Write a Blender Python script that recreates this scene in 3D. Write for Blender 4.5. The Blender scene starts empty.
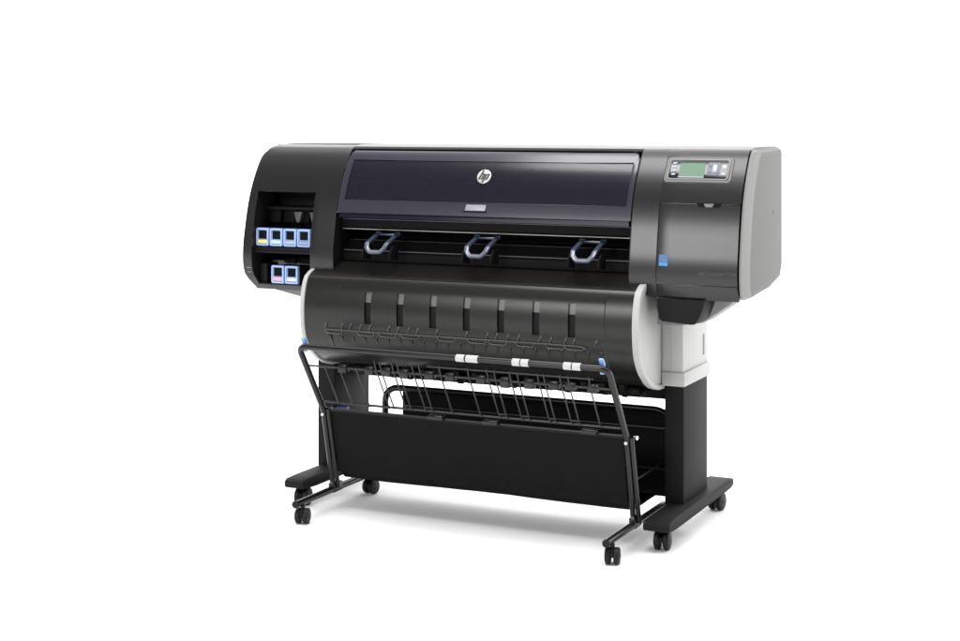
import bpy, bmesh, math, random
from mathutils import Vector, Matrix
R = math.radians
random.seed(4)
S = bpy.context.scene
COL = S.collection

# ------------------------------------------------------------------ materials
def mat(name, col, rough=.5, spec=.5, metal=0, noise=.0, nscale=60, bump=0, bscale=900, coat=0, alpha=1, emit=0, rvar=.015):
    m = bpy.data.materials.new(name); m.use_nodes = True
    nt = m.node_tree; b = nt.nodes['Principled BSDF']
    tc = nt.nodes.new('ShaderNodeTexCoord')
    n = nt.nodes.new('ShaderNodeTexNoise'); n.inputs['Scale'].default_value = nscale; n.inputs['Detail'].default_value = 5
    nt.links.new(tc.outputs['Object'], n.inputs['Vector'])
    if len(col) == 3: col = (*col, 1)
    mx = nt.nodes.new('ShaderNodeMix'); mx.data_type = 'RGBA'
    mx.inputs['A'].default_value = tuple(c*(1-noise) for c in col[:3])+(1,)
    mx.inputs['B'].default_value = tuple(min(1, c*(1+noise)) for c in col[:3])+(1,)
    nt.links.new(n.outputs['Fac'], mx.inputs['Factor'])
    nt.links.new(mx.outputs['Result'], b.inputs['Base Color'])
    rr = nt.nodes.new('ShaderNodeMapRange')
    rr.inputs['To Min'].default_value = max(0, rough-rvar); rr.inputs['To Max'].default_value = min(1, rough+rvar)
    nt.links.new(n.outputs['Fac'], rr.inputs['Value']); nt.links.new(rr.outputs['Result'], b.inputs['Roughness'])
    b.inputs['Specular IOR Level'].default_value = spec
    b.inputs['Metallic'].default_value = metal
    b.inputs['Coat Weight'].default_value = coat
    b.inputs['Alpha'].default_value = alpha
    if emit:
        b.inputs['Emission Color'].default_value = col; b.inputs['Emission Strength'].default_value = emit
    if bump:
        n2 = nt.nodes.new('ShaderNodeTexNoise'); n2.inputs['Scale'].default_value = bscale; n2.inputs['Detail'].default_value = 2
        nt.links.new(tc.outputs['Object'], n2.inputs['Vector'])
        bp = nt.nodes.new('ShaderNodeBump'); bp.inputs['Strength'].default_value = bump; bp.inputs['Distance'].default_value = .0005
        nt.links.new(n2.outputs['Fac'], bp.inputs['Height']); nt.links.new(bp.outputs['Normal'], b.inputs['Normal'])
    return m
M = dict(
 cover=mat('textured_black_plastic', (.0075,.0075,.0072), .29, .45, noise=.05, bump=.03, bscale=2500),
 drum=mat('satin_black_plastic', (.0085,.0081,.0071), .30, .34, noise=.05, bump=.03, bscale=2500),
 insert=mat('rib_reflection_grey', (.09,.09,.085), .38, .5, noise=.08),  # light grey stands in for the reflection in the upper slots
 core=mat('matt_black_plastic', (.005,.005,.005), .6, .15, noise=.1, bump=.2),
 deep=mat('dark_interior_plastic', (.003,.003,.0035), .65, .1, noise=.15),
 grey=mat('mid_grey_painted_panel', (.10,.10,.098), .55, .35, noise=.03, bump=.25, bscale=1500),
 edge=mat('light_grey_and_lit_bevel', (.165,.165,.162), .5, .4, noise=.03, bump=.2),
 top=mat('grey_top_plastic', (.29,.29,.285), .8, .0, noise=.03),
 white=mat('off_white_plastic', (.37,.37,.36), .5, .35, noise=.02, bump=.15),
 lid=mat('smoky_violet_plastic', (.024,.022,.033), .2, .5, noise=.04),
 glass=mat('smoky_violet_window', (.008,.007,.014), .2, .5, noise=.03, alpha=.78),
 lip=mat('dark_violet_edge', (.005,.004,.014), .35, .25),
 tube=mat('black_powder_coated_tube', (.006,.006,.006), .25, .35, noise=.1),
 wire=mat('black_coated_wire', (.008,.008,.008), .35, .5),
 post=mat('charcoal_painted_steel', (.010,.0095,.010), .65, .12, noise=.05, bump=.3, bscale=1600),
 fabric=None,
 steel=mat('brushed_rail_steel', (.32,.31,.29), .35, .5, metal=.9),
 dsteel=mat('dark_rail_metal', (.10,.10,.10), .4, .5, metal=.6),
 chrome=mat('bright_steel_bolt', (.8,.8,.8), .25, .5, metal=.9),
 lever=mat('blue_grey_lever_plastic', (.035,.048,.08), .26, .6, noise=.05, coat=.2),
 clip=mat('pale_blue_clip_plastic', (.16,.30,.58), .4, .5),
 navy=mat('navy_blue_plastic', (.03,.05,.22), .4, .5),
 ink=mat('periwinkle_ink_plastic', (.17,.28,.55), .4, .3, noise=.03),
 inkl=mat('pale_periwinkle_edge', (.34,.45,.72), .4, .3),
 beam=mat('painted_beam_grey', (.22,.21,.24), .6, .3),
 dtab=mat('dim_grey_tab', (.07,.068,.065), .4, .4),
 hole=mat('black_recess', (.003,.003,.003), .6, .08),
 yellow=mat('yellow_label', (.78,.68,.12), .5, .3), cyan=mat('cyan_label', (.42,.66,.90), .5, .3),
 greyl=mat('grey_label', (.33,.35,.36), .5, .3), dgreyl=mat('dark_grey_label', (.2,.22,.27), .5, .3),
 magenta=mat('magenta_label', (.85,.33,.40), .5, .3), lgrey=mat('light_grey_label', (.62,.64,.68), .5, .3),
 paper=mat('white_sleeve', (.42,.42,.42), .5, .3, noise=.02),
 bezel=mat('gunmetal_bezel', (.045,.043,.042), .35, .6, metal=.3),
 bezel2=mat('bright_bezel_line', (.10,.10,.10), .35, .6, metal=.3),
 face=mat('gloss_black_fascia', (.012,.012,.016), .12, .5),
 screen=mat('green_lcd', (.075,.15,.09), .4, .3, emit=.03),
 button=mat('grey_rubber_button', (.13,.13,.15), .45, .4),
 button2=mat('pale_button', (.30,.36,.42), .3, .5),
 lamp=mat('white_indicator', (.9,.88,.92), .3, .5, emit=.4),
 blue=mat('blue_sticker', (.004,.075,.24), .35, .5, noise=.05), bluel=mat('light_blue_print', (.03,.20,.44), .4, .4),
 silver=mat('silver_emblem', (.50,.51,.49), .3, .6, metal=.35), dark=mat('emblem_lettering', (.05,.05,.048), .4, .4),
 text=mat('grey_print', (.06,.06,.06), .5, .3), tab=mat('grey_lid_tab', (.24,.23,.27), .35, .5),
 rubber=mat('black_caster_rubber', (.006,.006,.006), .5, .22, noise=.1),
 floor=mat('white_studio_floor', (.88,.88,.88), .6, .0, noise=.01, nscale=3),
)
# woven fabric
m = mat('black_woven_fabric', (.0105,.0105,.0105), .8, .22, noise=.12, nscale=220, bump=.6, bscale=1500)
nt = m.node_tree; w = nt.nodes.new('ShaderNodeTexNoise'); w.inputs['Scale'].default_value = 3.2
M['fabric'] = m

# ------------------------------------------------------------------ object helpers
WLOC = {}
def empty(name, loc, label, cat, group=None):
    o = bpy.data.objects.new(name, None); COL.objects.link(o); o.location = loc
    o.empty_display_size = .1
    o['label'] = label; o['category'] = cat
    if group: o['group'] = group
    WLOC[o.name] = Vector(loc); return o

def build(name, bm, m, parent=None, sharp=32, label=None, bevel=0, seg=2, bang=40):
    if bevel:
        bmesh.ops.remove_doubles(bm, verts=bm.verts, dist=1e-6)
        es = [e for e in bm.edges if len(e.link_faces) == 2 and e.calc_face_angle(0) > R(bang)]
        if es: bmesh.ops.bevel(bm, geom=es, offset=bevel, segments=seg, affect='EDGES', profile=.5, clamp_overlap=True)
    bmesh.ops.recalc_face_normals(bm, faces=bm.faces)
    lo = Vector([min(v.co[i] for v in bm.verts) for i in range(3)]); hi = Vector([max(v.co[i] for v in bm.verts) for i in range(3)])
    c = (lo+hi)/2
    for v in bm.verts: v.co -= c
    for f in bm.faces: f.smooth = True
    me = bpy.data.meshes.new(name); bm.to_mesh(me); bm.free()
    me.set_sharp_from_angle(angle=R(sharp))
    if isinstance(m, (list, tuple)):
        for k in m: me.materials.append(M[k])
    else: me.materials.append(M[m])
    o = bpy.data.objects.new(name, me); COL.objects.link(o)
    if parent:
        o.parent = parent; o.location = c - WLOC[parent.name]
    else: o.location = c
    WLOC[o.name] = c.copy()
    if label: o['label'] = label
    return o

def B(): return bmesh.new()
def box(bm, x0, x1, y0, y1, z0, z1, mtx=None):
    vs = [bm.verts.new((x, y, z)) for x in (x0, x1) for y in (y0, y1) for z in (z0, z1)]
    if mtx:
        for v in vs: v.co = mtx @ v.co
    F = [(0,1,3,2),(4,6,7,5),(0,4,5,1),(2,3,7,6),(0,2,6,4),(1,5,7,3)]
    for f in F: bm.faces.new([vs[i] for i in f])
    return bm
def bbox(*a, bev=.003, mtx=None):
    bm = B(); box(bm, *a, mtx=mtx)
    bmesh.ops.bevel(bm, geom=bm.edges[:], offset=bev, segments=2, affect='EDGES', profile=.5)
    return bm
def prism(bm, poly, x0, x1, axis='x', poly2=None, mtx=None):
    """closed polygon lofted between two planes; poly in (y,z) for x axis, (x,z) for y axis, (x,y) for z axis"""
    def P(p, t):
        q = Vector((t, p[0], p[1])) if axis == 'x' else Vector((p[0], t, p[1])) if axis == 'y' else Vector((p[0], p[1], t))
        return mtx @ q if mtx else q
    poly2 = poly2 or poly
    a = [bm.verts.new(P(p, x0)) for p in poly]; b = [bm.verts.new(P(p, x1)) for p in poly2]
    n = len(a)
    bm.faces.new(a); bm.faces.new(b[::-1])
    for i in range(n): bm.faces.new((a[i], b[i], b[(i+1) % n], a[(i+1) % n]))
    return bm
def fillet(path, r, n=6):
    """round the interior corners of a 3-D polyline"""
    P = [Vector(p) for p in path]; out = [P[0]]
    for i in range(1, len(P)-1):
        a, b, c = P[i-1], P[i], P[i+1]
        rr = min(r, (a-b).length*.49, (c-b).length*.49)
        p, q = b+(a-b).normalized()*rr, b+(c-b).normalized()*rr
        for k in range(n+1):
            t = k/n; out.append(p*(1-t)**2+b*2*t*(1-t)+q*t*t)
    out.append(P[-1]); return out
def tube(bm, path, r, n=12, caps=True):
    P = [Vector(p) for p in path]; rings = []
    T = (P[1]-P[0]).normalized()
    u = T.cross(Vector((0,0,1)));
    if u.length < .1: u = T.cross(Vector((0,1,0)))
    u.normalize(); v = T.cross(u)
    for i, p in enumerate(P):
        t = (P[min(i+1, len(P)-1)]-P[max(i-1, 0)]).normalized()
        u = (u - t*u.dot(t)).normalized(); v = t.cross(u)
        rings.append([bm.verts.new(p+(u*math.cos(a)+v*math.sin(a))*r) for a in [2*math.pi*k/n for k in range(n)]])
    for a, b in zip(rings, rings[1:]):
        for k in range(n): bm.faces.new((a[k], a[(k+1) % n], b[(k+1) % n], b[k]))
    if caps: bm.faces.new(rings[0]); bm.faces.new(rings[-1][::-1])
    return bm
def cyl(bm, c, axis, r, h, n=20, r2=None):
    c = Vector(c); a = Vector(axis).normalized()
    u = a.cross(Vector((0,0,1)));
    if u.length < .1: u = a.cross(Vector((0,1,0)))
    u.normalize(); v = a.cross(u); r2 = r if r2 is None else r2
    A = [bm.verts.new(c-a*h/2+(u*math.cos(2*math.pi*k/n)+v*math.sin(2*math.pi*k/n))*r) for k in range(n)]
    Bv = [bm.verts.new(c+a*h/2+(u*math.cos(2*math.pi*k/n)+v*math.sin(2*math.pi*k/n))*r2) for k in range(n)]
    bm.faces.new(A[::-1]); bm.faces.new(Bv)
    for k in range(n): bm.faces.new((A[k], A[(k+1) % n], Bv[(k+1) % n], Bv[k]))
    return bm
def interp(tab, z):
    if z <= tab[0][0]: return tab[0][1]
    for (a, ya), (b, yb), i in zip(tab, tab[1:], range(99)):
        if z <= b:
            # Catmull-Rom style smooth interpolation
            p0 = tab[max(i-1, 0)]; p3 = tab[min(i+2, len(tab)-1)]
            m1 = (yb-p0[1])/(b-p0[0]); m2 = (p3[1]-ya)/(p3[0]-a)
            h = b-a; t = (z-a)/h
            return ((2*t**3-3*t*t+1)*ya+(t**3-2*t*t+t)*h*m1+(-2*t**3+3*t*t)*yb+(t**3-t*t)*h*m2)
    return tab[-1][1]
FP = [(.80,.052),(.852,.012),(.886,-.001),(.93,-.006),(.975,-.004),(1.02,.003),(1.073,.012),(1.12,.022),(1.171,.037),(1.22,.057),(1.269,.083),(1.305,.107),(1.335,.130),(1.348,.146)]
def PY(z): return interp(FP, z)
def pnt(x, z, off=0):
    """point on the curved front, off = metres out along the outward normal"""
    d = (PY(z+.004)-PY(z-.004))/.008
    n = Vector((0, -1, d)).normalized()
    return Vector((x, PY(z), z))+n*off
def sframe(x, z, off=0):
    d = (PY(z+.01)-PY(z-.01))/.02
    out = Vector((0, -1, d)).normalized(); up = Vector((0, d, 1)).normalized(); rt = Vector((1,0,0))
    p = pnt(x, z, off)
    return Matrix(((rt.x, up.x, out.x, p.x), (rt.y, up.y, out.y, p.y), (rt.z, up.z, out.z, p.z), (0,0,0,1)))  # local x right, y up, z out

def cover(xs, zs, off=0, thick=.006, hole=None, top=None, xmap=None, fn=None, mouth=0):
    """thick curved sheet on the front profile. hole(i,j)->True leaves a cell out"""
    bm = B(); fn = fn or pnt
    rows = [(z, None) for z in zs] + ([(None, t) for t in top] if top else [])
    def g(x, r, o):
        z, t = r
        if xmap: x = xmap(x, z if z is not None else 1.356)
        if t is not None: return Vector((x, t[0], t[1]+(o-off)))
        return fn(x, z, o)
    F = [[bm.verts.new(g(x, r, off)) for x in xs] for r in rows]
    K = [[bm.verts.new(g(x, r, off-thick)) for x in xs] for r in rows]
    nr, nx = len(rows)-1, len(xs)-1
    ok = lambda i, j: 0 <= i < nr and 0 <= j < nx and not (hole and hole(i, j))
    for i in range(nr):
        for j in range(nx):
            if not ok(i, j): continue
            bm.faces.new((F[i][j], F[i][j+1], F[i+1][j+1], F[i+1][j]))
            bm.faces.new((K[i][j], K[i+1][j], K[i+1][j+1], K[i][j+1]))
            for (di, dj, a, b) in ((-1,0,(i,j),(i,j+1)), (1,0,(i+1,j),(i+1,j+1)), (0,-1,(i,j),(i+1,j)), (0,1,(i,j+1),(i+1,j+1))):
                if not ok(i+di, j+dj):
                    bm.faces.new((F[a[0]][a[1]], F[b[0]][b[1]], K[b[0]][b[1]], K[a[0]][a[1]]))
    for v in [v for v in bm.verts if not v.link_faces]: bm.verts.remove(v)
    return bm
def lin(a, b, n): return [a+(b-a)*i/n for i in range(n+1)]
def textmesh(s, size, mtx, extr=.0004, shear=0, font=None):
    cu = bpy.data.curves.new('lettering', 'FONT'); cu.body = s; cu.size = size; cu.extrude = extr; cu.shear = shear
    cu.align_x = 'CENTER'; cu.align_y = 'CENTER'
    o = bpy.data.objects.new('lettering', cu)
    me = bpy.data.meshes.new_from_object(o); bm = B(); bm.from_mesh(me); bm.transform(mtx)
    bpy.data.objects.remove(o); bpy.data.curves.remove(cu); bpy.data.meshes.remove(me)
    return bm

# ================================================================== the printer
XL, XR = -1.005, .976
LC, RC = -.603, .570            # inner ends of the side covers
TOPZ = 1.357
BK = .480
pr = empty('large_format_printer', (-.03, .3, 0), 'large black wide format printer with smoky lid and grey side panel on a wheeled stand', 'printer')

# chassis behind the curved front
bm = B(); box(bm, XL+.03, XR-.021, .205, BK-.006, .905, 1.352)
build('chassis', bm, 'core', pr, bevel=.008)
tp = [(.160,1.3530),(.160,1.346),(.205,1.3495),(BK-.004,1.3525),(BK-.004,1.3600),(.30,1.3610),(.20,1.3600),(.175,1.3575)]
bm = B(); prism(bm, tp, LC+.0005, XR-.021); build('top_panel', bm, 'top', pr, bevel=.0015)
tq = [(.187,1.3565),(.187,1.346),(BK-.004,1.3525),(BK-.004,1.3600),(.30,1.3605),(.20,1.3590)]
bm = B(); prism(bm, tq, XL+.035, LC-.0005); build('top_panel', bm, 'core', pr, bevel=.0015)
# underside pan, shallower towards both ends
bm = B(); prism(bm, [(-.96,.905),(.92,.905),(.915,.85),(.885,.822),(.79,.757),(.70,.742),(-.66,.735),(-.95,.790)], .13, .27, 'y')
build('lower_pan', bm, 'edge', pr, bevel=.006)

# right-hand side panel: front strip is a bevel from the profile in to the flat
prof = [(PY(z), z) for z in lin(.862, 1.345, 22)]
def panel_poly(dy, dzb, dzt, yb):
    p = [(y+dy, z+ (dzb if k == 0 else 0)) for k, (y, z) in enumerate(prof)]
    p[-1] = (p[-1][0], p[-1][1]); p.append((prof[-1][0]+dy+.02, 1.353-dzt)); p += [(yb-.01, 1.3575-dzt), (yb, 1.347-dzt), (yb, .94), (yb-.025, .90), (.30, .872), (.10+dy*.3, .856+dzb), (.03+dy, .853+dzb)]
    return p
bm = B()
a = panel_poly(.006, 0, 0, BK); b = panel_poly(.020, .002, .003, BK); c = panel_poly(.064, .006, .010, BK-.004)
prism(bm, a, XR-.0205, XR-.014)
for f in [f for f in bm.faces if len(f.verts) > 6 and f.calc_center_median().x > XR-.0145]: bm.faces.remove(f)
bv = [bm.verts.new((XR, y, z)) for y, z in c]
av = [bm.verts.new((XR-.014, y, z)) for y, z in a]
n = len(av)
for i in range(n): bm.faces.new((av[i], bv[i], bv[(i+1) % n], av[(i+1) % n]))
bm.faces.new(bv)
bmesh.ops.remove_doubles(bm, verts=bm.verts, dist=1e-5)
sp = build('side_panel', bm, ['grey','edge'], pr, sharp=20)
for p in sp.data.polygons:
    if p.normal.x < .9995 and p.center.y+WLOC[sp.name].y < .19: p.material_index = 1  # lighter grey paints in the light on the forward-facing bevel
bm = B(); cyl(bm, (XR+.0005, .36, 1.13), (1,0,0), .005, .002, 16)
build('screw_cap', bm, 'grey', sp)
# left side panel
bm = B(); prism(bm, [(y+.02, z) for y, z in prof]+[(.2,1.353),(BK-.01,1.3565),(BK,1.345),(BK,.94),(BK-.03,.89),(.3,.86),(.05,.85)], XL+.012, XL+.03)
build('side_panel', bm, 'grey', pr, bevel=.003)

# left cover with the ink bay opening
zs = [.803,.812,.822]+lin(.84,.94,5)+lin(.96,1.18,10)+lin(1.2,1.34,9)+[1.348]
topr = [(.158,1.3525),(.168,1.3555),(.185,1.3575)]
topl = [(.153,1.3500),(.158,1.3520)]
xs = [XL,XL+.012,XL+.03,-.966,-.90,-.80,-.703,-.68,-.66,-.64,-.62,LC]
def lmap(x, z):
    if x > -.9: return x
    t = (x+.9)/(XL+.9)
    ins = 0
    if z > 1.30: ins = .042*(min(1, (z-1.30)/.056))**2.4
    if z < .87: ins = .030*((.87-z)/.068)**1.5
    if 1.0 < z: ins += .008*((z-1.0)/.3)
    return x+ins*t
hole = lambda i, j: 3 <= j < 6 and i < len(zs)-1 and zs[i] >= .8219 and zs[min(i+1, len(zs)-1)] <= 1.1801
bm = cover(xs, zs, 0, .009, hole, topr, lmap)
lc = build('end_cover', bm, 'cover', pr, sharp=28, bevel=.0025, bang=55)
bm = B()
sw = [(PY(z)+.011, z) for z in lin(.83,1.335,16)]+[(.2,1.335),(.2,.83)]
prism(bm, sw, XL+.034, XL+.037); prism(bm, sw, -.612, -.606)
prism(bm, [(.062,.806),(.2,.800),(.2,.812),(.05,.815)], XL+.03, -.62)
build('cover_return', bm, 'core', lc, bevel=.002)
# ink bay
bm = B()
wl = [(PY(z)+.0065, z) for z in lin(.8225,1.181,12)]+[(.204,1.181),(.204,.8225)]
prism(bm, wl, -.972, -.9665); prism(bm, wl, -.7025, -.697)
box(bm, -.966,-.703, .055,.204, 1.1805,1.19); box(bm, -.966,-.703, .042,.204, .8155,.8225)
box(bm, -.966,-.703, .196,.204, .823,1.181)
bay = build('ink_bay', bm, 'core', pr, bevel=.001)
bm = B(); box(bm, -.965,-.704, .018,.195, .951,.966); box(bm, -.965,-.704, .012,.03, .944,.953)
build('shelf', bm, 'core', bay, bevel=.002)
for x in (-.935,-.87,-.805,-.74):
    bm = B(); prism(bm, [(.12,1.11),(.195,1.10),(.195,1.05),(.11,1.055)], x-.026, x+.026); build('cartridge_cradle', bm, 'deep', bay, bevel=.003)
for x in (-.868,-.806):
    bm = B(); prism(bm, [(.12,.925),(.195,.92),(.195,.90),(.11,.90)], x-.026, x+.026); build('cartridge_cradle', bm, 'deep', bay, bevel=.003)
bm = B(); box(bm, -.965,-.704, .10,.19, 1.105,1.118); build('guide_ledge', bm, 'core', bay, bevel=.004)
bm = B(); box(bm, -.965,-.93,.05,.19,.823,.90); build('side_ledge', bm, 'core', bay, bevel=.004)
for (x, z) in ((-.815,1.078),(-.745,1.078),(-.735,.912)):
    bm = B(); prism(bm, [(x-.018,z+.022),(x+.018,z+.022),(x+.008,z-.02),(x-.008,z-.02)], .088, .118, 'y')
    build('release_tab', bm, 'dtab', bay, bevel=.003)
for z_ in (.886,.869):
    bm = B(); tube(bm, [(-.970,PY(z_)-.0012,z_),(-.988,PY(z_)-.0012,z_+.0005)], .0010, 8); build('seam_mark', bm, 'greyl', lc)

# middle: recess, lid, rails
bm = B()
box(bm, LC+.001, RC-.001, .196, .2045, .90, 1.345)
prism(bm, [(.17,1.35),(.17,1.342),(.204,1.342),(.204,1.351)], LC, RC)
box(bm, LC+.001, RC-.001, .06, .2, .905, .915)
build('recess_panel', bm, 'deep', pr, bevel=.001)
lz = lin(1.108, 1.335, 20)
def lidmap(x, z):
    if z > 1.315:
        t = min(1, (z-1.315)/.022); ins = .016*t*t
        if x < LC+.02: return x+ins
        if x > RC-.02: return x-ins
    return x
lx = [LC+.005, LC+.010, LC+.030, -.3, 0, .3, RC-.022, RC-.009, RC-.004]
hz = [1.108,1.116]+lin(1.124,1.156,4)+lin(1.170,1.290,9)+lin(1.303,1.337,5)
lhole = lambda i, j: i < len(hz)-1 and 2 <= j < 6 and hz[i] >= 1.1559 and hz[i+1] <= 1.3031
lid = build('lid', cover(lx, hz, .001, .006, lhole, None, lidmap), 'lid', pr, sharp=25, bevel=.0015, bang=60)
wz = lin(1.1565, 1.3025, 14)
build('lid_window', cover([LC+.031, -.3, 0, .3, RC-.023], wz, -.0015, .003), 'glass', lid, sharp=40)
build('lid_edge', cover([LC+.012, 0, RC-.010], [1.090,1.094,1.1,1.1065], -.004, .012), 'lip', lid, sharp=40, bevel=.001)
# interior carriage beam seen through the window
bm = B()
box(bm, LC+.03, RC-.03, .12, .19, 1.235, 1.275)
build('carriage_beam', bm, 'beam', pr, bevel=.003)
bm = B(); tube(bm, [(LC+.02,.09,1.222),(RC-.02,.09,1.222)], .007)
build('carriage_rail', bm, 'beam', pr)
# dark surround line over the lid
bm = B(); tube(bm, fillet([(LC+.0015,pnt(0,1.26).y-.0,1.26),(LC+.010,.128,1.334),(LC+.03,.1405,1.3425),(RC-.03,.1405,1.3425),(RC-.008,.128,1.334),(RC-.001,pnt(0,1.26).y,1.26)],.012), .0022, 8)
build('lid_gasket', bm, 'hole', pr)
# black brow between lid and top
build('brow_trim', cover([LC+.0, 0, RC], [1.3435,1.348], 0, .006, None, topl), 'core', pr, sharp=40)
# tab
mt = sframe(-.025, 1.137, .0015)
bm = B(); prism(bm, [(-.040,-.011),(.040,-.011),(.043,.011),(-.036,.011)], 0, .004, 'z', mtx=mt)
build('finger_tab', bm, 'tab', lid, bevel=.001)
bm = B(); box(bm, -.048,.046, -.0165,-.0125, -.0005,.0015, mtx=mt); build('tab_slot', bm, 'hole', lid)
# emblem: round disc with two slanted letters
mt = sframe(-.011, 1.248, .0012)
bm = B(); cyl(bm, (0,0,0.001), (0,0,1), .0275, .003, 48); bm.transform(mt)
em = build('emblem', bm, 'silver', lid, bevel=.0006)
bm = B(); w = .0078; sl = .36
def stroke(p, q, w=w):
    # upright strokes lean with the letter slant; widths measured horizontally
    (x0, y0), (x1, y1) = p, q
    prism(bm, [(x0-w/2,y0),(x0+w/2,y0),(x1+w/2,y1),(x1-w/2,y1)], .0015, .0034, 'z', mtx=mt)
def hor(x0, x1, y, h=.0060):
    prism(bm, [(x0+sl*(y-h/2),y-h/2),(x1+sl*(y-h/2),y-h/2),(x1+sl*(y+h/2),y+h/2),(x0+sl*(y+h/2),y+h/2)], .0016, .0033, 'z', mtx=mt)
L = lambda x, y: (x+sl*y, y)
stroke(L(-.0135,-.013), L(-.0135,.0245)); stroke(L(-.0025,-.013), L(-.0025,.008)); hor(-.0135,.0005,.0085)
stroke(L(.0065,-.0250), L(.0065,.0105)); stroke(L(.0170,-.010), L(.0170,.008)); hor(.0065,.0195,.0085); hor(.0065,.0195,-.0108)
build('emblem_letters', bm, 'dark', em)

# rails in the opening under the lid
for (y, z, h, k, nm) in ((.050,1.046,.0022,'steel','rail'), (.055,1.083,.0018,'dsteel','rail'), (.11,1.000,.002,'dsteel','rail'), (.10,.983,.0015,'dsteel','rail'), (.06,.965,.002,'dsteel','rail')):
    bm = B(); tube(bm, [(LC+.012,y,z),(RC-.010,y,z)], h, 8); build(nm, bm, k, pr)
bm = B(); prism(bm, [(.055,1.083),(.055,1.052),(.062,1.047),(.19,1.047),(.19,1.09),(.062,1.09)], LC+.004, RC-.004)
build('guide_beam', bm, 'deep', pr, bevel=.002)
bm = B(); prism(bm, [(.10,1.000),(.075,.966),(.06,.955),(.06,.925),(.19,.925),(.19,1.004)], LC+.004, RC-.004)
build('paper_platen', bm, 'deep', pr, bevel=.002)

# three loop levers
def lever(x):
    bm = B()
    def strap(path, wd, th):
        P = [Vector(p) for p in path]; prev = None
        for i, p in enumerate(P):
            t = (P[min(i+1, len(P)-1)]-P[max(i-1, 0)]).normalized()
            nrm = Vector((0, -.55, .83)); side = t.cross(nrm).normalized(); nn = side.cross(t).normalized()
            ring = [bm.verts.new(p+side*wd*a+nn*th*b) for a, b in ((-.5,-.5),(.5,-.5),(.5,.5),(-.5,.5))]
            if prev:
                for k in range(4): bm.faces.new((prev[k], prev[(k+1) % 4], ring[(k+1) % 4], ring[k]))
            else: bm.faces.new(ring)
            prev = ring
        bm.faces.new(prev[::-1])
    path = fillet([(x-.040,.066,1.030),(x-.041,-.018,1.000),(x-.037,-.031,.984),(x-.022,-.040,.970),(x+.022,-.040,.970),(x+.037,-.031,.984),(x+.041,-.018,1.000),(x+.040,.066,1.030)], .006, 4)
    strap(path, .016, .010)
    lv = build('lever', bm, 'lever', pr, bevel=.0015, bang=50)
    bm = B(); box(bm, x-.040, x+.040, .058, .066, 1.024, 1.031); build('crossbar', bm, 'lever', lv, bevel=.001)
    for a_ in (.052, -.061):
        bm = B(); prism(bm, [(-.008,.990),(-.026,.970),(-.030,.945),(.03,.935),(.04,.99)], x+a_, x+a_+.008)
        build('lever_bracket', bm, 'deep', lv, bevel=.002)
for x in (-.405, .004, .412): lever(x)

# right cover: frame, control area, access door
bm = cover([RC,RC+.006,.62,.666], [.855,.862]+lin(.88,1.340,22)+[1.348], 0, .010, None, topl)
rcov = build('end_cover', bm, 'cover', pr, sharp=28, bevel=.002, bang=60)
prz = lin(1.1735, 1.340, 14)+[1.348]
bm = cover([.666,.75,.85,.93,.945,.950], prz, 0, .010, None, topl)
cp = build('control_fascia', bm, 'cover', pr, sharp=28, bevel=.0015, bang=60)
bm = cover([.669,.72,.80,.88,.93,.949], lin(.902,1.1715,18), .0005, .008)
door = build('access_door', bm, 'cover', pr, sharp=28, bevel=.0015, bang=60)
bm = cover([.667,.8,.9,.950], [.850,.856,.866,.88,.8995], 0, .010)
build('lower_fascia', bm, 'cover', pr, sharp=28, bevel=.0015, bang=60)
bm = B()
prism(bm, [(PY(z)+.0115, z) for z in lin(.87,1.335,16)]+[(.204,1.335),(.204,.87)], RC+.003, RC+.010)
prism(bm, [(.05,.856),(.2,.852),(.2,.862),(.03,.866)], RC+.01, .95)
prism(bm, [(PY(z)+.011, z) for z in lin(.87,1.34,16)]+[(.19,1.345),(.19,.87)], .942, .9553)
prism(bm, [(PY(z)+.0125, z) for z in lin(.88,1.20,14)]+[(.09,1.20),(.09,.88)], .66, .9415)
build('cover_return', bm, 'hole', rcov)
# latch
mt = sframe(.842, 1.168, .0006)
bm = B(); prism(bm, [(-.044,.006),(.044,.006),(.036,-.008),(-.036,-.008)], -.004, .0012, 'z', mtx=mt); la = build('latch', bm, 'hole', door)
bm = B(); prism(bm, [(-.018,.003),(.018,.003),(.012,-.009),(-.012,-.009)], .001, .004, 'z', mtx=mt); build('latch_button', bm, 'button', la, bevel=.001)
# blue energy sticker
mt = sframe(.694, .979, .0006)
bm = B(); box(bm, -.016,.016,-.019,.019,.0,.0008, mtx=mt); st = build('blue_sticker', bm, 'blue', door)
bm = B(); box(bm, -.0145,.0145,-.0165,-.0085,.0008,.0013, mtx=mt)
arc = [(.012*math.cos(t), .002+.011*math.sin(t), .0012) for t in lin(.25, 2.9, 14)]
tube(bm, [mt @ Vector(p) for p in arc], .0011, 6)
prism(bm, [(.002+ (.0046 if k % 2 else .0018)*math.cos(k*math.pi/5), .002+(.0046 if k % 2 else .0018)*math.sin(k*math.pi/5)) for k in range(10)], .0008, .0014, 'z', mtx=mt)
build('sticker_print', bm, 'bluel', st)
build('model_lettering', textmesh('Designjet T7200', .0165, sframe(.895, .9405, .0008)), 'text', door, sharp=60)
build('maker_lettering', textmesh('hp', .020, sframe(.826, .9405, .0008), shear=.3), 'text', door, sharp=60)

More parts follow.
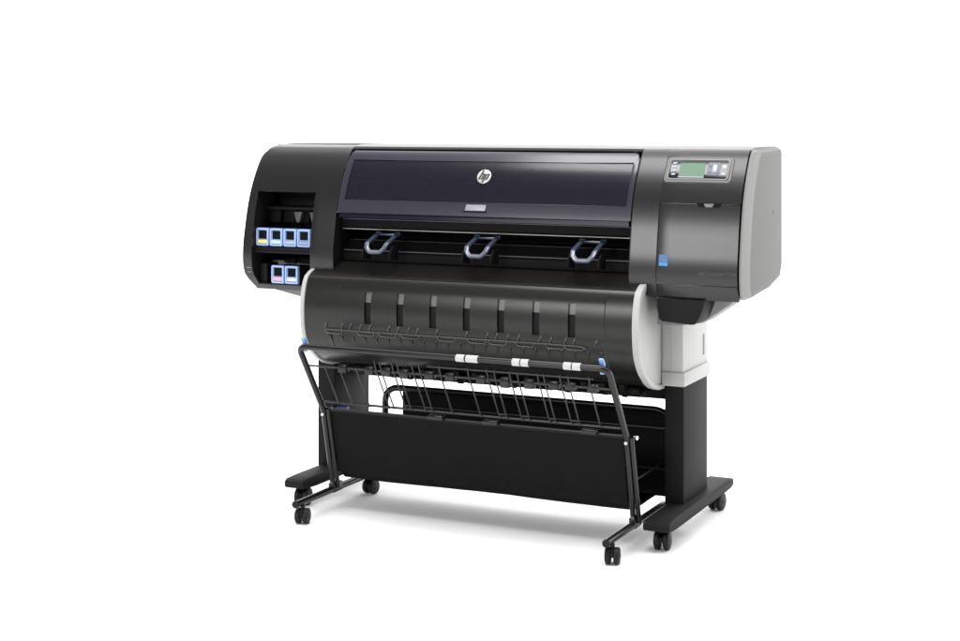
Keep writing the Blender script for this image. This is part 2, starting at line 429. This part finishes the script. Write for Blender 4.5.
# control panel
CX, CZ = .789, 1.283
mt = sframe(CX, CZ, .001)
def rrect(w, h, r, n=5, sk=0):
    o = []
    for cx, cy, a0 in ((w/2-r, h/2-r, 0), (-w/2+r, h/2-r, 90), (-w/2+r, -h/2+r, 180), (w/2-r, -h/2+r, 270)):
        for k in range(n+1):
            a = R(a0+90*k/n); o.append((cx+r*math.cos(a), cy+r*math.sin(a)))
    return o
bm = B(); prism(bm, rrect(.246,.106,.016), -.006, .0015, 'z', mtx=mt, poly2=rrect(.236,.098,.014))
cpn = build('control_panel', bm, 'bezel', pr)
bm = B(); prism(bm, rrect(.222,.088,.010), .0012, .0050, 'z', mtx=mt, poly2=rrect(.214,.080,.009)); build('bezel_trim', bm, 'bezel2', cpn)
bm = B(); prism(bm, rrect(.206,.073,.007), .0025, .0062, 'z', mtx=mt); build('fascia', bm, 'face', cpn, bevel=.0006)
bm = B(); prism(bm, rrect(.090,.054,.003), .0063, .0072, 'z', mtx=mt@Matrix.Translation((-.022,-.004,0))); build('screen', bm, 'screen', cpn)
bm = B(); box(bm, -.068,.024,-.0345,-.0318,.0063,.0074, mtx=mt); build('screen_rim', bm, 'paper', cpn)
for k in range(4):
    bm = B(); prism(bm, rrect(.015,.0062,.0029,3), .0063, .0082, 'z', mtx=mt@Matrix.Translation((-.086,.022-k*.0148,0))); build('button', bm, 'button2', cpn, bevel=.0005)
bm = B(); prism(bm, rrect(.044,.052,.006), .0063, .0075, 'z', mtx=mt@Matrix.Translation((.054,.000,0))); pad = build('button_pad', bm, 'button', cpn, bevel=.0006)
for (dx, dy, w_, h_, k) in ((.058,.002,.014,.030,'button2'),(.040,.012,.009,.009,'button'),(.040,-.012,.009,.009,'button'),(.090,-.020,.011,.011,'button2'),(.070,-.014,.008,.012,'button')):
    bm = B(); prism(bm, rrect(w_,h_,.003,3), .0076 if dx < .08 else .0063, .0088, 'z', mtx=mt@Matrix.Translation((dx,dy,0))); build('button', bm, k, cpn, bevel=.0005)
bm = B(); cyl(bm, (.090,.010,.0072), (0,0,1), .0055, .002, 20); bm.transform(mt); build('power_button', bm, 'lamp', cpn)

# chin under the right cover
ch = [(.668,.850),(.836,.850),(.829,.820),(.815,.785),(.803,.768),(.79,.765),(.685,.772),(.676,.778),(.668,.82)]
bm = B(); prism(bm, ch, .004, .16, 'y'); build('chin_cover', bm, 'core', pr, bevel=.003)

# output cover (big curved front flap)
OP = [(.520,.160),(.535,.085),(.555,.035),(.585,-.012),(.61,-.036),(.645,-.060),(.682,-.072),(.72,-.077),(.766,-.078),(.81,-.072),(.849,-.060),(.872,-.046),(.880,-.036)]
def OY(z): return interp(OP, z)
def opnt(x, z, off=0):
    d = (OY(z+.003)-OY(z-.003))/.006; n = Vector((0,-1,d)).normalized()
    return Vector((x, OY(z), z))+n*off
X0, X1 = -.680, .608
ozs = [.522,.528,.536,.546]+lin(.56,.86,26)+[.872,.878]
otop = [(-.026,.8835),(.02,.903),(.06,.920),(.100,.9325),(.112,.933),(.116,.929)]
slotx = [-.411+.1335*k for k in range(7)]
bars = []
for s in slotx: bars += [s-.0135, s+.0135]
oxs = sorted([X0, X0+.004, -.6, -.5385, -.5365, -.47] + bars + [.46, .5085, .5105, .56, X1-.004, X1])
def ohole(i, j):
    z0, z1 = ozs[i] if i < len(ozs) else 9, ozs[i+1] if i+1 < len(ozs) else 9
    if not (z0 >= .7055 and z1 <= .8345): return False
    xm = (oxs[j]+oxs[j+1])/2
    return any(abs(xm-s) < .0135 for s in slotx)
bm = B()
def ofn(x, z, o):
    raised = .0022 if (-.5375 < x < .5095) and z < .842 and z > .6 else 0
    return opnt(x, z, o+raised)
bm = cover(oxs, ozs, 0, .005, ohole, otop, None, ofn)
oc = build('output_cover', bm, 'drum', pr, sharp=26)
# ridge line
bm = B(); tube(bm, [(X0+.004,-.0415,.8785),(X1-.004,-.0415,.8785)], .0022, 8); build('ridge_trim', bm, 'drum', oc)
# slot fillings: reflection painted as light grey above, shade as black below
for s in slotx:
    bm = B()
    zz = lin(.787,.8365,5)
    prism(bm, [(OY(z)+.0045+(.8365-z)*.05, z) for z in zz]+[(OY(z)+.014, z) for z in zz[::-1]], s-.0150, s+.0150)
    build('slot_insert', bm, 'insert', oc)
    bm = B(); zz = lin(.702,.7865,6)
    prism(bm, [(OY(z)+.0055+(z-.702)*.045, z) for z in zz]+[(OY(z)+.016, z) for z in zz[::-1]], s-.0150, s+.0150)
    build('slot_shade', bm, 'core', oc)
# wire deflector rod with hooks across the cover
bm = B(); f = lambda x, z, o=.006: opnt(x, z, o)
tube(bm, [f(x, .683) for x in lin(-.585,.40,12)]+[f(.43,.680),f(.445,.672)], .0019, 8)
hk = [-.59,-.52,-.486,-.443,-.404,-.325,-.287,-.244,-.208,-.13,-.012,.068,.105,.148,.189,.27,.31,.364,.396,.477]
for i, x in enumerate(hk):
    tube(bm, fillet([f(x, .683,.006), f(x, .691,.009), f(x+.004, .703,.009), f(x+.007,.707,.002)], .004, 3), .0012, 6)
for x in (-.555,-.42,-.33,-.235,-.09,.03,.11,.215,.33,.40):
    tube(bm, fillet([f(x-.038,.683,.006), f(x-.030,.669,.007), f(x+.030,.669,.007), f(x+.038,.683,.006)], .007, 4), .0017, 6)
build('deflector_wire', bm, 'dsteel', oc)
for x in hk:
    bm = B(); cyl(bm, opnt(x+.005, .701, .004), (0,-1,.3), .0026, .005, 10)
    build('hook_tip', bm, 'bezel2', oc)

# white end plates of the output cover
def endplate(x0, x1):
    op = [(OY(z)-.006, z) for z in lin(.575,.872,20)]
    outer = [(.19,.512),(.13,.516),(.075,.530),(.032,.550)] + op + [(-.022,.889),(.006,.897),(.026,.885),(.06,.862),(.19,.862)]
    bm = B(); prism(bm, outer, x0, x1); return bm
build('end_plate', endplate(-.698, -.6815), 'white', pr, bevel=.003)
ep = build('end_plate', endplate(.6095, .627), 'white', pr, bevel=.002)
zz = lin(.575,.872,20)
bm = B(); prism(bm, [(.19,.511),(.13,.515),(.074,.529),(.031,.549)]+[(OY(z)-.007, z) for z in zz]+[(-.023,.890),(.002,.897),(.006,.888),(-.006,.872)]+[(OY(z)+.017+.014*abs((z-.72)/.15)**3*(1 if z < .72 else .6), z) for z in zz[::-1][1:-1]]+[(.045,.565),(.085,.545),(.13,.532),(.19,.528)], .6095, .634)
build('plate_rim', bm, 'white', ep, bevel=.003, bang=50)
# body behind the flap
bm = B(); prism(bm, [(.06,.56),(.15,.527),(.30,.505),(.44,.505),(.44,.80),(.15,.86),(.06,.86)], X0+.004, X1-.004)
build('flap_backing', bm, 'deep', pr, bevel=.004)
# rollers and hubs under the flap
bm = B(); tube(bm, [(-.66,.16,.502),(.60,.16,.502)], .010, 10); build('roller_shaft', bm, 'core', pr)
for x in lin(-.56,.52,9):
    bm = B(); cyl(bm, (x,.16,.500), (1,0,0), .021, .075, 18); build('lower_roller', bm, 'core', pr, bevel=.001, bang=60)
    bm = B(); cyl(bm, (x+.055,.14,.497), (1,0,0), .014, .012, 16); build('roller_hub', bm, 'core', pr, bevel=.001, bang=60)
for k, x in enumerate(lin(-.50,.50,14)):
    h_ = .012+.006*(k % 3)
    bm = B(); prism(bm, [(.105,.528),(.175,.528),(.180,.492),(.150,.486-h_*.4),(.112,.500)], x-.010-.004*(k % 2), x+.010); build('roller_bracket', bm, 'core', pr, bevel=.002)
for x in lin(-.575,.495,22):
    bm = B(); prism(bm, [(OY(.668)-.0005,.668),(OY(.655)-.007,.655),(OY(.60)-.006,.603),(OY(.585)+.001,.585),(OY(.62)+.004,.62),(OY(.66)+.004,.66)], x-.0045, x+.0045); build('guide_finger', bm, 'drum', oc, bevel=.0012)
bm = B(); box(bm, -.715, .63, .25, .38, .462, .515); build('cross_beam', bm, 'core', pr, bevel=.003)

# white housings on top of the posts
def housing(s):
    # s=+1 right, -1 left; mirrored about x=-.03
    mx = lambda x: x if s > 0 else -.06-x
    a_, b_ = sorted((mx(.6275), mx(.706)))
    bm = B(); box(bm, a_, b_, .172, .46, .560, .80)
    h = build('post_housing', bm, 'white', pr, bevel=.005)
    a2, b2 = sorted((mx(.6275), mx(.714)))
    bm = B(); box(bm, a2, b2, .166, .468, .524, .575); build('housing_ledge', bm, 'white', h, bevel=.006)
    if s > 0:
        bm = B(); box(bm, .7055,.7075,.405,.418,.605,.68); build('housing_slot', bm, 'edge', h)
        bm = B(); tube(bm, [(.664,.1715,.578),(.664,.1715,.80)], .0014, 6); build('housing_seam', bm, 'white', h)
housing(1); housing(-1)

# stand: posts, feet, casters
def casterbm(x, y, r=.033, yaw=0, w=.021, gap=.011, top=.075):
    bm = B(); c = Vector((x, y, 0)); ax = Vector((math.cos(yaw), math.sin(yaw), 0)); fwd = Vector((-ax.y, ax.x, 0))
    for s in (-1, 1):
        k = c+ax*s*(w/2+gap/2)+Vector((0,0,r+.0005))
        cyl(bm, k, ax, r, w*.8, 26); cyl(bm, k, ax, r*.86, w*1.02, 26); cyl(bm, k, ax, r*.3, w*1.18, 14)
    cyl(bm, c+Vector((0,0,r)), ax, .007, w*2+gap, 12)
    # hood between the wheels
    q = [c+fwd*math.cos(t)*r*.99+Vector((0,0,r+math.sin(t)*r*1.02)) for t in lin(R(20), R(175), 10)]
    for p0, p1 in zip(q, q[1:]):
        m_ = (p0+p1)/2; 
        vs = [bm.verts.new(p+ax*a) for p in (p0, p1, p1.lerp(c+Vector((0,0,r)), .5), p0.lerp(c+Vector((0,0,r)), .5)) for a in (-gap*.42, gap*.42)]
        for fidx in ((0,2,3,1),(2,4,5,3),(4,6,7,5),(6,0,1,7),(0,6,4,2),(1,3,5,7)): bm.faces.new([vs[i] for i in fidx])
    cyl(bm, c+Vector((0,0,(top+r*1.6)/2)), (0,0,1), .008, max(.01, top-r*1.6), 12)
    return bm
def stand(xa, xb, pa, pb, right):
    bm = B(); box(bm, pa, pb, .192, .468, .104, .53)
    po = build('stand_post', bm, 'post', pr, bevel=.004)
    bm = B(); prism(bm, [(-.070,.076),(-.072,.100),(-.055,.1085),(.0,.111),(.62,.111),(.685,.104),(.690,.080),(.66,.072),(.60,.070),(.02,.070)], xa, xb)
    ft = build('stand_foot', bm, 'post', pr, bevel=.006, seg=3)
    cx = (xa+xb)/2
    c1 = build('caster', casterbm(cx, -.002, yaw=R(6)), 'rubber', ft, bevel=.0025, bang=60)
    c2 = build('caster', casterbm(cx+.008, .60, yaw=R(-8)), 'rubber', ft, bevel=.0025, bang=60)
    for px_, py_ in ((cx,-.002), (cx+.008,.60)):
        bm = B(); cyl(bm, (px_,py_,.070), (0,0,1), .028, .008, 20); build('caster_plate', bm, 'post', ft)
stand(.643, .738, .632, .702, True)
stand(-.775, -.690, -.788, -.714, False)
bm = B(); box(bm, -.713, -.668, .20, .23, .316, .338); build('stand_clamp', bm, 'navy', pr, bevel=.003)
bm = B(); box(bm, -.7139, .6319, .40, .44, .44, .50); build('rear_beam', bm, 'core', pr, bevel=.004)

# ================================================================== ink cartridges
def cartridge(x, z, lab, label, w=.0585, h=.070, lm='yellow'):
    yf = .030
    t = empty('ink_cartridge', (x, yf+.08, z-h/2), label, 'ink cartridge', 'ink cartridges in the left bay')
    bm = bbox(x-w/2, x+w/2, yf, yf+.016, z-h/2, z+h/2, bev=.004); sh = build('face_plate', bm, 'ink', t)
    bm = bbox(x-w/2+.003, x+w/2-.003, yf+.015, yf+.155, z-h/2+.002, z+h/2-.004, bev=.003); build('cartridge_shell', bm, 'core', t)
    bm = B(); 
    o1 = rrect(w-.004, h-.004, .006, 4); o2 = rrect(w-.013, h-.013, .004, 4)
    vo = [[bm.verts.new((x+p[0], y, z+p[1])) for p in o] for o, y in ((o1, yf+.0005), (o1, yf-.0030), (o2, yf-.0030), (o2, yf+.0005))]
    n = len(o1)
    for a_, b_ in zip(vo, vo[1:]):
        for k in range(n): bm.faces.new((a_[k], a_[(k+1) % n], b_[(k+1) % n], b_[k]))
    build('face_rim', bm, 'inkl', t)
    bm = B(); box(bm, x-.0165, x+.0185, yf-.0022, yf+.001, z-.007, z+.025); build('finger_recess', bm, 'hole', t, bevel=.0015)
    bm = B(); box(bm, x-.021, x+.0205, yf-.0016, yf+.001, z-.0235, z-.0115); build('colour_label', bm, lm, t)
    if lm in ('greyl','dgreyl','magenta'):
        bm = B()
        for k in range(5): box(bm, x-.018+k*.0078, x-.0135+k*.0078, yf-.0020, yf-.0014, z-.0205+.001*(k%2), z-.0150)
        build('label_print', bm, 'inkl' if lm != 'magenta' else 'paper', t)
up = 1.0035
for x, lm, lb in ((-.937,'yellow','blue ink cartridge with yellow label, leftmost in the upper row of the left bay'),
                  (-.875,'cyan','blue ink cartridge with cyan label, second from the left in the upper row'),
                  (-.813,'greyl','blue ink cartridge with grey label, third from the left in the upper row'),
                  (-.751,'dgreyl','blue ink cartridge with dark grey label, rightmost in the upper row of the bay')):
    cartridge(x, up, lm, lb, lm=lm)
for x, lm, lb in ((-.868,'magenta','blue ink cartridge with magenta label, left one in the lower row'),
                  (-.806,'lgrey','blue ink cartridge with pale grey label, right one in the lower row')):
    cartridge(x, .862, lm, lb, lm=lm)

# ================================================================== media basket in front
ba = empty('media_basket', (0, 0, 0), 'black tube framed basket on small wheels with hanging black fabric below the printer', 'basket')
AL, AR = -.600, .588
def arm(z):   # slanted plane of the basket frame
    t = (z-.37)/(.63-.37); return -.066+t*(-.245+.066)
bm = B(); tube(bm, fillet([(AL,arm(.365),.365),(AL,-.248,.640),(AR,-.248,.640),(AR,arm(.365),.365)], .036, 8), .0115, 14)
fr = build('basket_frame', bm, 'tube', ba)
for X in (AL, AR):
    bm = B(); tube(bm, [(X+.000,arm(.380)-.002,.380),(X+.000,-.006,.082)], .0095, 12); build('strut', bm, 'tube', ba)
    bm = B(); tube(bm, [(X+.017,arm(.385)+.004,.385),(X+.017,.002,.082)], .0085, 12)
    st_ = build('strut', bm, 'tube', ba)
    bm = B(); cyl(bm, (X,arm(.372)-.016,.366), (.35,-1,.1), .0055, .008, 16); build('bolt', bm, 'chrome', st_)
    bm = B(); cyl(bm, (X+.026,arm(.372)+.012,.382), (1,-.3,0), .007, .012, 16); build('bolt', bm, 'chrome', st_)
    bm = B(); cyl(bm, (X,-.018,.100), (.35,-1,0), .006, .01, 14); build('bolt', bm, 'dsteel', st_)
    bm = B(); box(bm, X-.012, X+.012, -.020, .045, .063, .098); build('strut_foot', bm, 'tube', st_, bevel=.003)
    bm = B(); tube(bm, [(X,-.262,.074),(X,.310,.074)], .0125, 14); rl = build('base_tube', bm, 'tube', ba)
    build('caster', casterbm(X+.010, -.235, r=.028, yaw=R(14), w=.020, gap=.009, top=.070), 'rubber', rl, bevel=.002, bang=60)
    build('caster', casterbm(X+.010, .262, r=.028, yaw=R(-10), w=.020, gap=.009, top=.070), 'rubber', rl, bevel=.002, bang=60)
    bm = B(); cyl(bm, (X,-.266,.074), (0,1,0), .0135, .01, 16); build('end_plug', bm, 'rubber', rl, bevel=.002)
    bm = B(); tube(bm, [(X,.016,.222),(X,.300,.226)], .004, 8); build('side_wire', bm, 'wire', ba)
for X in (-.583, .562):
    bm = B(); prism(bm, [(-.236,.618),(-.239,.655),(-.250,.668),(-.243,.674),(-.224,.655),(-.224,.618)], X-.0085, X+.0085); build('clip', bm, 'clip', ba, bevel=.003)
for (a_, b_) in ((.035,.067),(.073,.118),(.246,.274),(.278,.306),(.432,.460),(.464,.493)):
    bm = B(); cyl(bm, ((a_+b_)/2,-.248,.640), (1,0,0), .0128, b_-a_, 20); build('sleeve', bm, 'paper', ba, bevel=.001)
# cross rods
def rod(z, off=0, r=.0035, x0=AL, x1=AR, name='cross_rod'):
    bm = B(); tube(bm, [(x0,arm(z)+off,z),(x1,arm(z)+off,z)], r, 8); return build(name, bm, 'wire', ba)
rod(.563, .008, .0035); rod(.417, .006, .0045); rod(.388, .010, .003)
rod(.595, .014, .0025, -.1, .52)
wires = [-.309,-.262,-.2,-.165,-.121,-.08,.0,.088,.15,.181,.225,.263,.335,.36,.415,.447,.523]
wires = [-0.308, -0.288, -0.238, -0.217, -0.159, -0.131, -0.052, 0.058, 0.131, 0.159, 0.216, 0.245, 0.32, 0.342, 0.401, 0.43, 0.505]
for i, x in enumerate(wires):
    p = [(x,arm(.60)+.012,.600),(x,arm(.563)+.003,.563),(x,arm(.42)+.000,.414)]
    bm = B(); tube(bm, fillet(p, .02, 4), .0026, 8); build('basket_wire', bm, 'wire', ba)
for a_, b_ in ((2,3),(4,5),(8,9),(10,11),(12,13),(14,15)):
    bm = B(); tube(bm, [(wires[a_],arm(.432)-.001,.432),(wires[b_],arm(.432)-.001,.432)], .0024, 8); build('wire_link', bm, 'wire', ba)
for x in (-.52,-.46,-.39):
    bm = B(); tube(bm, fillet([(x,arm(.563)+.003,.563),(x,arm(.42),.414)],.02,4), .0026, 8); build('basket_wire', bm, 'wire', ba)
for x in (-.45,-.34,-.27,-.20,-.10,-.02,.10,.19,.28,.37,.43,.51):
    bm = B(); box(bm, x-.016, x+.018, arm(.563)-.000, arm(.563)+.026, .540+.01*(abs(x*37)%1), .576); build('wire_clamp', bm, 'tube', ba, bevel=.003)
for x in (-.13,.085,.455):
    bm = B(); box(bm, x-.03, x+.03, arm(.40)-.004, arm(.40)+.02, .385, .402); build('fabric_clamp', bm, 'tube', ba, bevel=.003)
# fabric: front drop, bottom, back sheet
bm = B(); path = []
for z in lin(.378,.150,10): path.append((arm(.378)+.012+(.378-z)*.20, z))
for k in range(1, 7):
    a_ = R(180+15*k); path.append((.054+.03*math.cos(a_)-.0+.0, .138+.028*math.sin(a_)))
path = [(y, z) for y, z in path]
for y in lin(.09,.295,6): path.append((y, .111))
NX = 40; x0, x1 = -.578, .570
def fx(u): return x0+(x1-x0)*u
rows = []
for i, (y, z) in enumerate(path):
    rr = []
    for j in range(NX+1):
        u = j/NX; x = fx(u)
        sag = .004*math.sin(u*math.pi)*math.sin(min(1, i/10)*math.pi)
        rip = .0010*math.sin(u*23+z*9)+.0007*math.sin(u*51+i)
        rr.append(bm.verts.new((x, y+rip+ (sag if i < 12 else 0), z-(.002*math.sin(u*9) if 10 < i < 20 else 0))))
    rows.append(rr)
for a_, b_ in zip(rows, rows[1:]):
    for k in range(NX): bm.faces.new((a_[k], a_[k+1], b_[k+1], b_[k]))
bmesh.ops.solidify(bm, geom=bm.faces[:], thickness=.002)
fb = build('fabric_sheet', bm, 'fabric', ba, sharp=60)
bm = B(); tube(bm, [(x0,arm(.378)+.014,.381),(x1,arm(.378)+.014,.381)], .0055, 10); build('fabric_hem', bm, 'fabric', fb)
# tall rear hoop that carries the back sheet
bm = B(); tube(bm, fillet([(-.548,.303,.085),(-.548,.303,.412),(.612,.303,.412),(.612,.303,.085)], .060, 8), .0125, 14)
build('rear_hoop', bm, 'tube', ba)
bm = B(); 
rws = []
for z in lin(.10,.414,8):
    rws.append([bm.verts.new((x, .315+.001*math.sin(x*31+z*20), z)) for x in lin(-.478,.600,30)])
for a_, b_ in zip(rws, rws[1:]):
    for k in range(30): bm.faces.new((a_[k], a_[k+1], b_[k+1], b_[k]))
bmesh.ops.solidify(bm, geom=bm.faces[:], thickness=.002)
build('back_sheet', bm, 'fabric', ba, sharp=60)
for z, r in ((.345,.004),(.20,.006)):
    bm = B(); tube(bm, [(-.47,.308,z),(.60,.308,z)], r, 8); build('back_rod', bm, 'wire', ba)

# ================================================================== floor, light, camera
bm = B(); bmesh.ops.create_grid(bm, x_segments=1, y_segments=1, size=9)
for v in bm.verts: v.co.z = 0
fl = build('floor', bm, 'floor'); fl['kind'] = 'structure'

W = bpy.data.worlds.new('World'); S.world = W; W.use_nodes = True
nt = W.node_tree; bg = nt.nodes['Background']
# studio surround: brightly lit white backdrop behind, dim room in front
tc = nt.nodes.new('ShaderNodeTexCoord'); sx = nt.nodes.new('ShaderNodeSeparateXYZ'); rmp = nt.nodes.new('ShaderNodeMapRange')
rmp.interpolation_type = 'SMOOTHSTEP'
rmp.inputs['From Min'].default_value = -.35; rmp.inputs['From Max'].default_value = .15
rmp.inputs['To Min'].default_value = .30; rmp.inputs['To Max'].default_value = 3.0
nt.links.new(tc.outputs['Generated'], sx.inputs[0]); nt.links.new(sx.outputs['Y'], rmp.inputs['Value']); nt.links.new(rmp.outputs['Result'], bg.inputs['Strength'])
bg.inputs['Color'].default_value = (1,1,1,1)

def area(name, loc, target, sx, sy, power, col=(1,1,1)):
    l = bpy.data.lights.new(name, 'AREA'); l.shape = 'RECTANGLE'; l.size = sx; l.size_y = sy; l.energy = power; l.color = col
    o = bpy.data.objects.new(name, l); COL.objects.link(o); o.location = loc
    o.rotation_euler = (Vector(target)-Vector(loc)).to_track_quat('-Z', 'Y').to_euler()
    return o
su = bpy.data.lights.new('overhead_light', 'SUN'); su.energy = .9; su.angle = R(70)
so = bpy.data.objects.new('overhead_light', su); COL.objects.link(so); so.rotation_euler = (R(2), R(4), 0); so.location = (0, 0, 4)
area('front_softbox', (-1.1, -5.2, 2.45), (0.2, 0, 1.0), 2.4, .7, 135)
area('overhead_softbox', (0.1, -1.1, 4.3), (.3, 0, 1.2), 2.6, 1.0, 105)

cam = bpy.data.cameras.new('camera'); co = bpy.data.objects.new('camera', cam); COL.objects.link(co)
co.location = (2.39, -4.995, 1.455); co.rotation_euler = (R(90), 0, R(25.52))
cam.sensor_fit = 'HORIZONTAL'; cam.sensor_width = 36; cam.lens = 1549/960*36
cam.shift_x = 0; cam.shift_y = -(320.5-119.6)/960
cam.clip_start = .05; cam.clip_end = 200
S.camera = co
S.render.resolution_x = 1024; S.render.resolution_y = 684
S.view_settings.view_transform = 'Standard'; S.view_settings.look = 'None'; S.view_settings.exposure = 0; S.view_settings.gamma = 1
